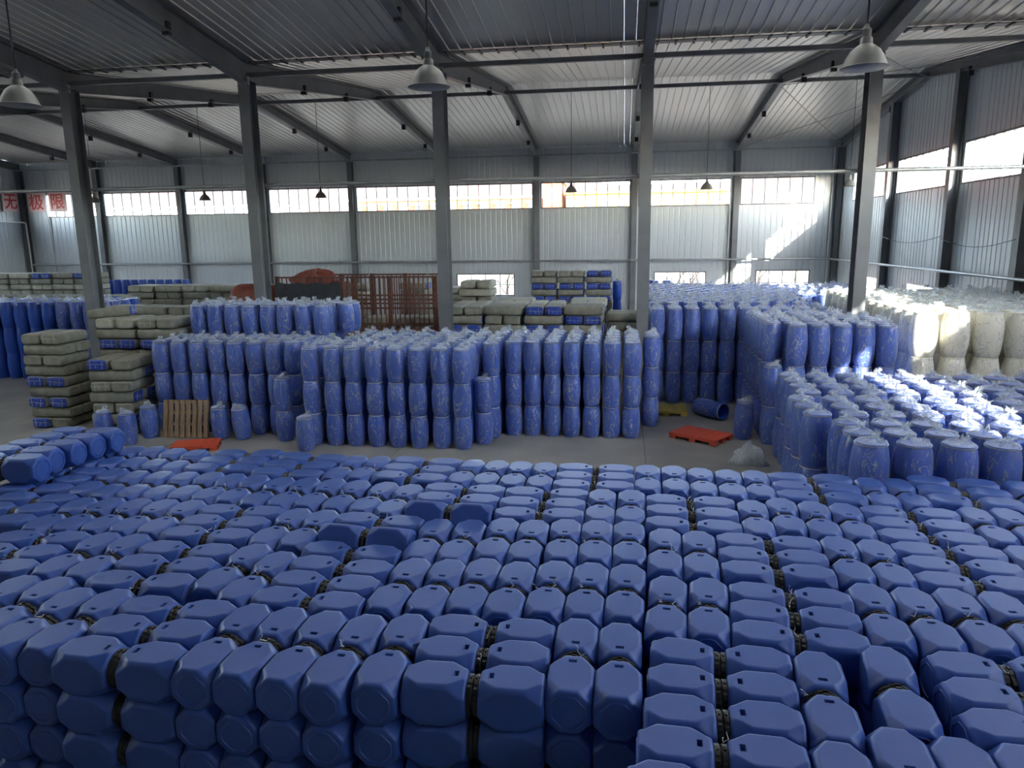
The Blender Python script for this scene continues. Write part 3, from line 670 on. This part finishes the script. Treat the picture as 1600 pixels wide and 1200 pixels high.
for kind, nm, lab in (('wide', 'large_bagged_drum_rest', 'remaining large bagged drums low in the two-tier block'), ('short', 'bagged_drum_rest', 'remaining bagged blue drums hidden deep inside the blocks'), ('tall', 'tall_bagged_drum_rest', 'remaining bagged blue drums of the far field and lower tiers'), ('white', 'white_bagged_drum_rest', 'remaining white drums inside the block')):
    mb = MB(); K_ = KIND[kind]
    for d in rest:
        if d['kind'] != kind: continue
        a = rd.uniform(0, 6.28); R = Matrix.Translation((d['x'], d['y'], d['z'])) @ Matrix.Rotation(a, 4, 'Z')
        mb.add([R @ Vector(v) for v in K_['low'].v], K_['low'].f, 0)
        sx_ = rd.uniform(.8, 1.0); sz_ = rd.uniform(-.03, .06)
        if d['top'] and d['bagged']: mb.add([R @ (Vector((v[0]*sx_, v[1]*sx_, v[2]+(sz_ if v[2] > K_['h'] else 0)))+Vector((rd.uniform(-.035, .035), rd.uniform(-.035, .035), rd.uniform(-.025, .025)))) for v in K_['tuft'].v], K_['tuft'].f, 1)
    if mb.v: tag(new(nm, mb.mesh(nm, [M['wdrum'] if kind == 'white' else M['drum'], M['bagtop']], 40)), lab, 'drums', None, 'stuff')

# drum lying on the floor, its open end to the right
t = thing('fallen_drum', 'blue drum lying open on the floor beside the yellow pallet', 'drum', (2.50, 20.95, .262), (0, PI/2, -.85))
r, h = .255, .978
new('drum_body', MB().lathe([(.01, -h/2+.01), (r*.86, -h/2), (r*.95, -h*.34), (r, 0), (r*.95, h*.34), (r*.88, h/2), (r*.82, h/2), (r*.84, h*.4), (r*.92, 0), (r*.85, -h*.42), (.01, -h*.45)], 28).mesh('drum_body', M['drum'], 40), t)
new('mouth_rim', MB().loft([[(rr*math.cos(2*PI*k/28), rr*math.sin(2*PI*k/28), z) for k in range(28)] for rr, z in ((r*.87, h/2-.05), (r*.93, h/2-.045), (r*.93, h/2-.01), (r*.87, h/2-.005))], caps=False).mesh('mouth_rim', M['ring'], 40), t)
fb_ = bag(r, h, 77, False, False)
new('plastic_bag', fb_, t, (0, 0, -h/2))

# crumpled empty bag on the floor
def crumple(seed, rx, ry, hz, n=26, m_=14):
    rnd = random.Random(seed); ph = [rnd.uniform(0, 6.28) for _ in range(8)]; rings = []
    for j in range(m_):
        f = j/(m_-1); zz = hz*math.sin(f*PI/2); q = math.cos(f*PI/2)**.7+.02
        rings.append([((q*rx*(1+.22*math.sin(3*a+ph[0]+4*f)+.13*math.sin(7*a+ph[1]-6*f)+rnd.uniform(-.07, .07)))*math.cos(a), (q*ry*(1+.2*math.sin(4*a+ph[2])+.12*math.sin(9*a+ph[3]+5*f)+rnd.uniform(-.07, .07)))*math.sin(a), max(0, zz*(1+.25*math.sin(2*a+ph[4])+.15*math.sin(5*a+ph[5]))+rnd.uniform(-.02, .02)*(j > 0))) for a in [2*PI*k/n for k in range(n)]])
    return MB().loft(rings)
p = at(1197, 730, 0)
tag(new('crumpled_bag', crumple(5, .36, .34, .38).mesh('crumpled_bag', M['bagtop'], 25), None, (2.92, p.y+.3, 0)), 'heap of empty crumpled clear bags on the floor before the two-tier drums', 'plastic bag')

# ================================================================ wrapped bundles
BL, BW, BH = 1.26, .585, .292
def bale_section(w_, h_, k=1.0):
    pts = []
    for sgn in (1, -1):
        c = w_/4*sgn
        for i in range(9):
            a = -PI/2+i*PI/8 if sgn > 0 else PI/2+i*PI/8
            ex = .55
            ca, sa = math.cos(a), math.sin(a)
            u = c+w_/4*math.copysign(abs(ca)**ex, ca)*k; v = h_/2*math.copysign(abs(sa)**ex, sa)*k
            pts.append((u, v+h_/2))
    # the dip between the two rolls
    return pts
def bale(seed, blue, mi_wrap):
    rnd = random.Random(seed); rings = []; mb = MB()
    S = [(-BL/2+.006, .72), (-BL/2+.035, .92), (-BL/2+.10, .99), (-BL*.25, 1), (0, .99), (BL*.25, 1), (BL/2-.10, .99), (BL/2-.035, .92), (BL/2-.006, .72)]
    for x, k in S:
        sec = bale_section(BW-.012, BH-.004)
        rings.append([(x+rnd.uniform(-.006, .006), u*(k if abs(k-1) > .02 else 1)+rnd.uniform(-.008, .008), BH/2+(v-BH/2)*k*(.96 if abs(u) < .05 else 1)+rnd.uniform(-.006, .006)) for u, v in sec])
    mb.loft(rings[1:-1], 0, caps=False)
    e = 1 if blue else 0
    n = len(rings[0])
    for a, b in ((rings[0], rings[1]), (rings[-1], rings[-2])):
        vs = list(a)+list(b); c = len(vs)
        fs = [(i, (i+1) % n, n+(i+1) % n, n+i) for i in range(n)]+[tuple(range(n))]
        mb.add(vs, fs, e)
    return mb.mesh('bundle_wrap', [M[mi_wrap], M['bundle']], 45)
def bale_ties(seed):
    rnd = random.Random(seed); mb = MB()
    for s in (-1, 1):
        x = s*(BL/2+.004)
        mb.bar((x, -BW*.40, BH*.5+rnd.uniform(-.03, .03)), (x, BW*.40, BH*.5+rnd.uniform(-.03, .03)), .005)
        for c in (-1, 1): mb.bar((x, c*BW*.24+rnd.uniform(-.03, .03), .04), (x, c*BW*.24+rnd.uniform(-.03, .03), BH-.04), .005)
        mb.bar((x, 0, BH*.5), (x, rnd.uniform(-.06, .06), BH*.25), .005)
    return mb.mesh('tie_string', M['string'])
B_grey = [bale(s, False, 'wrap') for s in range(4)]; B_blue = [bale(s+10, True, 'wrap') for s in range(4)]; B_pale = [bale(s+20, False, 'pale') for s in range(3)]
bts = [bale_ties(s) for s in range(4)]
rb = random.Random(21)
bales = []
def put_bale(x, y, z, rz, style, where_, group, tilt=0, layer=None, seen=True):
    bales.append((x, y, z, rz, style, where_, group, tilt, layer, seen))
def stack(cx, cy, rz, layers, styles, where_, group, z0=0.0, start=0, across=2, show=99):
    for L in range(layers):
        turn = (L+start) % 2; a = rz+turn*PI/2; style = styles[L % len(styles)]
        for s in range(across):
            off = (s-(across-1)/2)*(BW+.02); jx, jy = rb.uniform(-.03, .03), rb.uniform(-.02, .02)
            x = cx-math.sin(a)*off+jx; y = cy+math.cos(a)*off+jy
            put_bale(x, y, z0+L*(BH+.004), a+rb.uniform(-.025, .025), style[s % len(style)], where_, group, 0, layers-1-L, layers-L <= show)
# tall stack at the left and its neighbours
stack(-15.88, 18.50, .02, 9, ['gb', 'g', 'b', 'g', 'b', 'g', 'g', 'g', 'g'], 'the tallest stack by the dark end', 'tallest bundle stack', start=1)
stack(-13.55, 17.98, .12, 7, ['g', 'b', 'g', 'b', 'g', 'gb', 'gb'], 'the lower stack behind two loose-bagged drums', 'lower bundle stack', start=1)
stack(-14.52, 19.75, .05, 10, ['g', 'g', 'g', 'g', 'g', 'g', 'g', 'b', 'g', 'p'], 'the stack behind the lower bundles', 'rear bundle stack', start=0, show=5)
stack(-13.22, 19.75, .05, 10, ['g', 'g', 'g', 'g', 'g', 'g', 'g', 'b', 'g', 'g'], 'the stack behind the lower bundles', 'rear bundle stack', start=0, show=5)
put_bale(-15.05, 19.9, 2.93, .25, 'b', 'the slant bridging the tall stacks', 'bridging bundle', tilt=-.10)
# pile behind the middle column line, ends facing the hall
pile = [(-5.10, 0), (-3.80, 0), (-2.50, 0), (-1.20, 0)]
for i, (cx, _) in enumerate(pile):
    sty = [['g']*6+['b', 'b', 'b', 'g'], ['g']*10, ['g']*6+['b', 'b', 'b', 'b'], ['g']*6+['b', 'b', 'b', 'gb']][i]
    for row in range(2 if i in (0, 2) else 3):
        if row == 0: stack(cx, 23.75, .03*(-1)**i, 10 if i in (0, 1) else 10, sty, 'the broad pile behind the drum blocks', 'broad bundle pile front', start=i % 2, show=4)
        else: stack(cx, 23.75+1.32*row, 0, 3, ['g', 'g', 'p'], 'the back of the broad pile', 'broad bundle pile back', z0=2.07, start=row, show=1)
stack(.10, 24.65, .0, 9, ['g', 'g', 'g', 'g', 'g', 'g', 'g', 'g'], 'the pile against the column', 'bundle pile at the column', show=3)
for cx in (-5.6,):
    stack(cx+.15, 27.6, 0, 12, ['g', 'p', 'g', 'g', 'p', 'g', 'g', 'p', 'b', 'g', 'p', 'p'], 'the narrow stack beside the trailer', 'narrow bundle stack', show=9)
for cx, lab in ((-3.75, 'left'), (-2.45, 'mid'), (-1.15, 'right')):
    stack(cx, 35.6, 0, 12, ['g']*7+['b', 'b', 'b', 'b' if lab != 'left' else 'g', 'g' if lab != 'right' else 'b'], 'the high stacks against the far wall', 'high far bundle stacks', start=0, show=5)
stack(-7.3, 33.0, 0, 10, ['p', 'g', 'g', 'p', 'g', 'p', 'g', 'p', 'g', 'p'], 'the far stack before the low window', 'far bundle stack by low window', show=4)
# far left piles
for i, cx in enumerate((-21.0, -19.7, -18.4, -17.1)):
    stack(cx, 30.2, 0, 11, ['g', 'g', 'g', 'g', 'g', 'g', 'g', 'g', 'p', 'g', 'p'], 'the long pile before the bare drums', 'long far pile', start=i % 2+1, show=3)
for i, cx in enumerate((-17.2, -15.9, -14.6)):
    stack(cx, 23.3, 0, 10, ['g', 'g', 'g', 'g', 'g', 'g', 'g', 'g', 'b', 'g'], 'the pile at the column foot', 'pile at the column foot', start=i % 2, show=3)
for i, cx in enumerate((-26.2, -24.9, -23.6, -22.3, -21.0)):
    stack(cx, 28.2, 0, 10, ['g', 'g', 'g', 'g', 'g', 'g', 'g', 'g', 'g', 'b' if i == 4 else 'g'], 'the flat pile behind the far drum block', 'flat far pile', start=i % 2, show=3)
for i, cx in enumerate((-33.6, -32.3, -31.0, -29.7, -28.4)):
    stack(cx, 36.2, 0, 12, ['p' if i < 2 else 'g', 'p', 'g', 'p' if i < 2 else 'b'], 'the farthest pile below the lettering', 'farthest pile', start=i % 2, show=4)
stack(-11.4, 30.5, 0, 11, ['g', 'p', 'g', 'b'], 'the far pile behind the trailer', 'pile behind trailer', show=2)
stack(-9.0, 31.5, 0, 11, ['g', 'g', 'b', 'g'], 'the far pile behind the trailer', 'pile behind trailer', show=2)

# ================================================================ pallets
def wood_pallet():
    pr = thing('wooden_pallet', 'worn wooden slat pallet leaning upright against the bagged drums', 'pallet', (-11.40, 17.28, .02), (-.22, 0, .06))
    bd = MB().box(-.055, .055, -.011, .011, 0, 1.0).mesh('deck_board', M['wood'])
    for i in range(8): new('deck_board', bd, pr, (-.56+.16*i, 0, 0))
    rl = MB().box(-.62, .62, .012, .10, -.045, .045).mesh('stringer', M['wood'])
    for z in (.06, .36, .66, .95): new('stringer', rl, pr, (0, 0, z))
    for i in range(5): new('bottom_board', MB().box(-.05, .05, .101, .12, 0, 1.0).mesh('bottom_board', M['wood']), pr, (-.54+.27*i, 0, 0))
wood_pallet()
def plastic_pallet(name, label, loc, rz, m, lx=1.2, ly=1.0, hz=.15, slats=9):
    pr = thing(name, label, 'pallet', loc, (0, 0, rz))
    w_ = ly/slats
    sl = MB().box(-lx/2, lx/2, -w_/2+.004, w_/2-.004, hz-.03, hz).mesh('deck_slat', m)
    for i in range(slats): new('deck_slat', sl, pr, (0, -ly/2+w_*(i+.5), 0))
    lp = MB().box(-lx/2, lx/2, -.01, .01, hz-.07, hz-.03).mesh('lip', m)
    for y in (-ly/2+.011, ly/2-.011): new('lip', lp, pr, (0, y, 0))
    ft = MB().box(-.09, .09, -.07, .07, 0, hz-.03).mesh('foot', m)
    for x in (-lx/2+.1, 0, lx/2-.1):
        for y in (-ly/2+.10, 0, ly/2-.10): new('foot', ft, pr, (x, y, 0))
plastic_pallet('red_pallet', 'orange-red plastic pallet lying flat on the open floor', (2.02, 18.66, 0), -.61, M['red'], 1.32, .92)
plastic_pallet('yellow_pallet', 'yellow plastic pallet lying flat before the dark drum block', (1.28, 21.45, 0), .0, M['yellow'], 1.2, .95, .15, 6)
plastic_pallet('red_pallet', 'orange-red plastic pallet lying on the floor behind the jugs near the wooden pallet', (-10.55, 16.42, 0), .35, M['red'], 1.1, .7)

# ================================================================ stake trailer
tr = thing('stake_trailer', 'rusty red stake-sided trailer with a dark tarp behind the drum blocks', 'trailer', (-9.15, 25.6, 0))
XA, XB = -3.0, 2.85
new('bed', MB().box(XA, XB, -.9, .9, 1.05, 1.2).mesh('bed', M['rust']), tr)
new('side_board', MB().box(XA, XB, -.93, -.9, 1.2, 2.05).mesh('side_board', M['rust']), tr)
new('side_board', MB().box(XA, XB, .9, .93, 1.2, 2.05).mesh('side_board', M['rust']), tr)
pm = MB().box(-.07, .07, -.05, .05, 1.05, 3.86).mesh('stake_post', M['rust']); bm_ = MB().box(-.018, .018, -.018, .018, 2.05, 3.82).mesh('stake_bar', M['rust'])
for y in (-.95, .95):
    for x in (XA+.05, XA+1.7, -.15, 1.15, XB-.07): new('stake_post', pm, tr, (x, y, 0))
    for i in range(33):
        new('stake_bar', bm_, tr, (XA+.22+i*.171, y, 0))
    for z in (2.2, 2.75, 3.05, 3.82): new('stake_rail', MB().box(XA, XB, y-.022, y+.022, z-.03, z+.03).mesh('stake_rail', M['rust']), tr)
new('hoop_rail', MB().tube([(.1, 0, 3.8), (.1, 0, 4.22), (.25, 0, 4.28), (2.1, 0, 4.28), (2.25, 0, 4.2), (2.25, 0, 3.8)], .02, 8).mesh('hoop_rail', M['galv'], 40), tr)
def tarp():
    rnd = random.Random(4); cols = 26; rows_ = 8; vs = []; fs = []
    for j in range(rows_):
        for i in range(cols):
            vs.append((XA-.02+i*2.45/(cols-1), -1.02-.035*math.sin(i*1.3)*(1-j/rows_)-rnd.uniform(0, .02), 3.62-j*.19+.03*math.sin(i*.9)))
    for j in range(rows_-1):
        for i in range(cols-1): fs.append((j*cols+i, j*cols+i+1, (j+1)*cols+i+1, (j+1)*cols+i))
    k = len(vs); vs += [(x, y-.02, z) for x, y, z in vs[:k]]; fs += [tuple(reversed([i+k for i in f])) for f in list(fs)]
    return MB().add(vs, fs).mesh('tarp', M['tarp'], 60)
new('tarp', tarp(), tr)
for x in (-1.9, 1.9):
    for y in (-.75, .75):
        wl = new('wheel', MB().lathe([(.2, -.11), (.45, -.12), (.5, -.08), (.5, .08), (.45, .12), (.2, .11)], 24).mesh('wheel', M['black'], 40), tr, (x, y, .5), (PI/2, 0, 0))
for x in (-1.9, 1.9): new('axle', MB().tube([(x, -.75, .5), (x, .75, .5)], .06).mesh('axle', M['steel']), tr)
new('spring_hanger', MB().box(-2.2, 2.2, -.5, -.42, .5, 1.05).box(-2.2, 2.2, .42, .5, .5, 1.05).mesh('spring_hanger', M['rust']), tr)
new('drawbar', MB().bar((XB, 0, 1.0), (XB+.7, 0, .03), .1).mesh('drawbar', M['rust']), tr)
# goods on the trailer bed
for i in range(4):
    put_bale(-8.85+.62*i, 25.6, 1.205, PI/2, 'g', 'the trailer bed', 'trailer bed bundles')
for i in range(4):
    for L in range(3): put_bale(-8.85+.62*i, 25.6, 1.5+L*.298, PI/2, 'gpp'[L], 'the heap on the trailer', 'trailer heap', 0, 2-L)
# red iron load and red tank beside the trailer
rl = crumple(9, .80, .5, .36)
tag(new('red_load', rl.mesh('red_load', M['redpaint'], 30), None, (-11.05, 25.6, 3.60)), 'dull red covered load lying on top of the stake trailer', 'load')
for i in range(6): new('load_board', MB().box(-2.85, -.95, -.8, .8, 1.2+i*.4, 1.2+i*.4+.385).mesh('load_board', M['rust']), tr)
tk = thing('red_tank', 'round-ended red steel tank on legs behind the column by the trailer', 'tank', (-13.6, 25.9, 0))
new('shell', MB().lathe([(.02, -.95), (.3, -.92), (.52, -.78), (.6, -.55), (.6, .55), (.52, .78), (.3, .92), (.02, .95)], 28).mesh('shell', M['redpaint'], 40), tk, (0, 0, 2.95), (0, PI/2, 0))
for x in (-.55, .55):
    for y in (-.35, .35): new('leg', MB().box(-.05, .05, -.05, .05, 0, 2.5).mesh('leg', M['rust']), tk, (x, y, 0))

LN = {'g': 'khaki wrapped bundle', 'b': 'blue-ended khaki bundle', 'p': 'pale wrapped bundle'}
shown = sorted([b for b in bales if b[9] and on_screen(*b[:3], 60)], key=lambda b: math.hypot(b[0], b[1]))[:295]
shown_id = {id(b) for b in shown}
for b in shown:
    x, y, z, rz, style, where_, group, tilt, layer, _ = b
    lab = LN[style]+(', %s layer from top of ' % ORD[layer] if layer is not None else ' on ')+where_
    o = thing('wrapped_bundle', lab, 'bundle', (x, y, z), (0, tilt, rz), group)
    new('bundle_wrap', rb.choice({'g': B_grey, 'b': B_blue, 'p': B_pale}[style]), o)
    if style == 'b' or (rb.random() < .35 and y < 25): new('tie_string', rb.choice(bts), o)
rest_b = MB()
for b in bales:
    if id(b) in shown_id: continue
    R = Matrix.Translation(b[:3]) @ Matrix.Rotation(b[3], 4, 'Z')
    t_ = MB().box(-BL/2+.01, BL/2-.01, -BW/2+.01, -.004, .01, BH-.01).box(-BL/2+.01, BL/2-.01, .004, BW/2-.01, .01, BH-.01)
    rest_b.add([R @ Vector(v) for v in t_.v], t_.f)
tag(new('wrapped_bundle_rest', rest_b.mesh('wrapped_bundle_rest', M['wrap'])), 'remaining wrapped bundles deep in the piles', 'bundles', None, 'stuff')

# ================================================================ outside
gm = MB(); gm.box(-400, 400, -200, 400, -.6, -.42)
tag(new('outside_ground', gm.mesh('outside_ground', M['earth'])), 'dry bare ground around the hall', None, None, 'structure')
def hill():
    N_, R_ = 96, 10; vs = []; fs = []
    rh = random.Random(8); ph = [rh.uniform(0, 6) for _ in range(6)]
    for j in range(R_):
        f = j/(R_-1)
        for i in range(N_):
            a = math.radians(-50+i*230/(N_-1)); rr = 210+f*190
            crest = 40+9*math.sin(3.1*a+ph[0])+5*math.sin(7.3*a+ph[1])+3*math.sin(15*a+ph[2])
            crest *= .62+.38*min(1, max(0, (math.degrees(a)-38)/40)) if a < PI/2 else 1
            vs.append((rr*math.cos(a), rr*math.sin(a), -.4+crest*f**1.25+(1.5*math.sin(23*a+5*f)+rh.uniform(-.8, .8))*f))
    for j in range(R_-1):
        for i in range(N_-1): fs.append((j*N_+i, j*N_+i+1, (j+1)*N_+i+1, (j+1)*N_+i))
    return MB().add(vs, fs).mesh('hill', M['hill'], 70)
tag(new('hill', hill()), 'reddish dry hillside seen through the high windows', None, None, 'structure')
def house(name, label, x0, x1, y0, depth, hgt, wm_, storeys, bays, awn=False, roofm='bwhite'):
    t = thing(name, label, 'building', ((x0+x1)/2, y0, -.42)); L_ = x1-x0
    new('wall', MB().box(-L_/2, L_/2, 0, depth, 0, hgt).mesh('wall', M[wm_]), t)
    new('roof', MB().box(-L_/2-.4, L_/2+.4, -.4, depth+.4, hgt, hgt+.5).mesh('roof', M[roofm]), t)
    st_ = hgt/storeys; bw = L_/bays
    fm = MB().box(-bw*.26, bw*.26, -.12, .0, st_*.28, st_*.78).mesh('window', M['bwhite']); pm_ = MB().box(-bw*.11, bw*.11, -.02, 0, st_*.34, st_*.72).mesh('pane', M['pane'])
    am = MB().add([(-bw*.3, 0, st_*.9), (bw*.3, 0, st_*.9), (bw*.3, -1.0, st_*.8), (-bw*.3, -1.0, st_*.8), (-bw*.3, 0, st_*.84), (bw*.3, 0, st_*.84), (bw*.3, -1.0, st_*.76), (-bw*.3, -1.0, st_*.76)], [(0, 1, 2, 3), (7, 6, 5, 4), (3, 2, 6, 7), (0, 3, 7, 4), (1, 5, 6, 2), (0, 4, 5, 1)]).mesh('awning', M['awning'])
    for s in range(1, storeys):
        for b in range(bays):
            q = new('window', fm, t, (-L_/2+bw*(b+.5), 0, s*st_))
            for c in (-1, 1): new('pane', pm_, q, (c*bw*.125, -.125, 0))
            if awn and s == storeys-1: new('awning', am, t, (-L_/2+bw*(b+.5), -.05, s*st_))
HY = 140.0
def hx(px): return aty(px, 310, HY).x
house('school_building', 'orange rendered building with blue awnings beyond the far windows', hx(545), hx(845), HY, 12, 12.7, 'orange', 3, 12, True)
house('stair_tower', 'tall orange stair tower between the orange and the ochre building', hx(850), hx(878), HY-2, 12, 15.4, 'orange', 3, 1)
house('school_building', 'ochre yellow building with white windows beyond the far windows', hx(885), hx(1135), HY, 12, 13.2, 'ochre', 3, 10, False, 'ochre')
house('white_building', 'low white building beyond the windows beside the lettering', hx(60), hx(400), HY+10, 12, 12.6, 'bwhite', 3, 12)
def bare_tree(x, y, h_, seed):
    rnd = random.Random(seed); t = thing('bare_tree', 'leafless tree outside the low windows', 'tree', (x, y, -.42), group='bare trees outside')
    new('trunk', MB().tube([(0, 0, 0), (.03, .02, h_*.25), (0, .05, h_*.5)], [.11, .09, .06], 7).mesh('trunk', M['bark'], 60), t)
    mb = MB()
    def limb(p, d, L_, r_, n):
        q = p+d*L_; mb.tube([p, (p+q)/2+Vector((rnd.uniform(-.05, .05), 0, rnd.uniform(-.05, .05))), q], [r_, r_*.8, r_*.55], 5)
        if n:
            for _ in range(3): limb(q, (d+Vector((rnd.uniform(-.7, .7), rnd.uniform(-.7, .7), rnd.uniform(-.1, .5)))).normalized(), L_*.7, r_*.55, n-1)
    for _ in range(5): limb(Vector((0, .03, h_*rnd.uniform(.2, .5))), Vector((rnd.uniform(-.8, .8), rnd.uniform(-.8, .8), 1)).normalized(), h_*.22, .045, 3)
    new('branches', mb.mesh('branches', M['bark']), t)
for i, (x, y, h_) in enumerate(((3.6, 52, 4.5), (4.8, 55, 5), (9.2, 53, 5), (12.5, 57, 5.5), (-8.5, 54, 5), (18.5, 40, 5), (19, 34, 5.2))): bare_tree(x, y, h_, i)
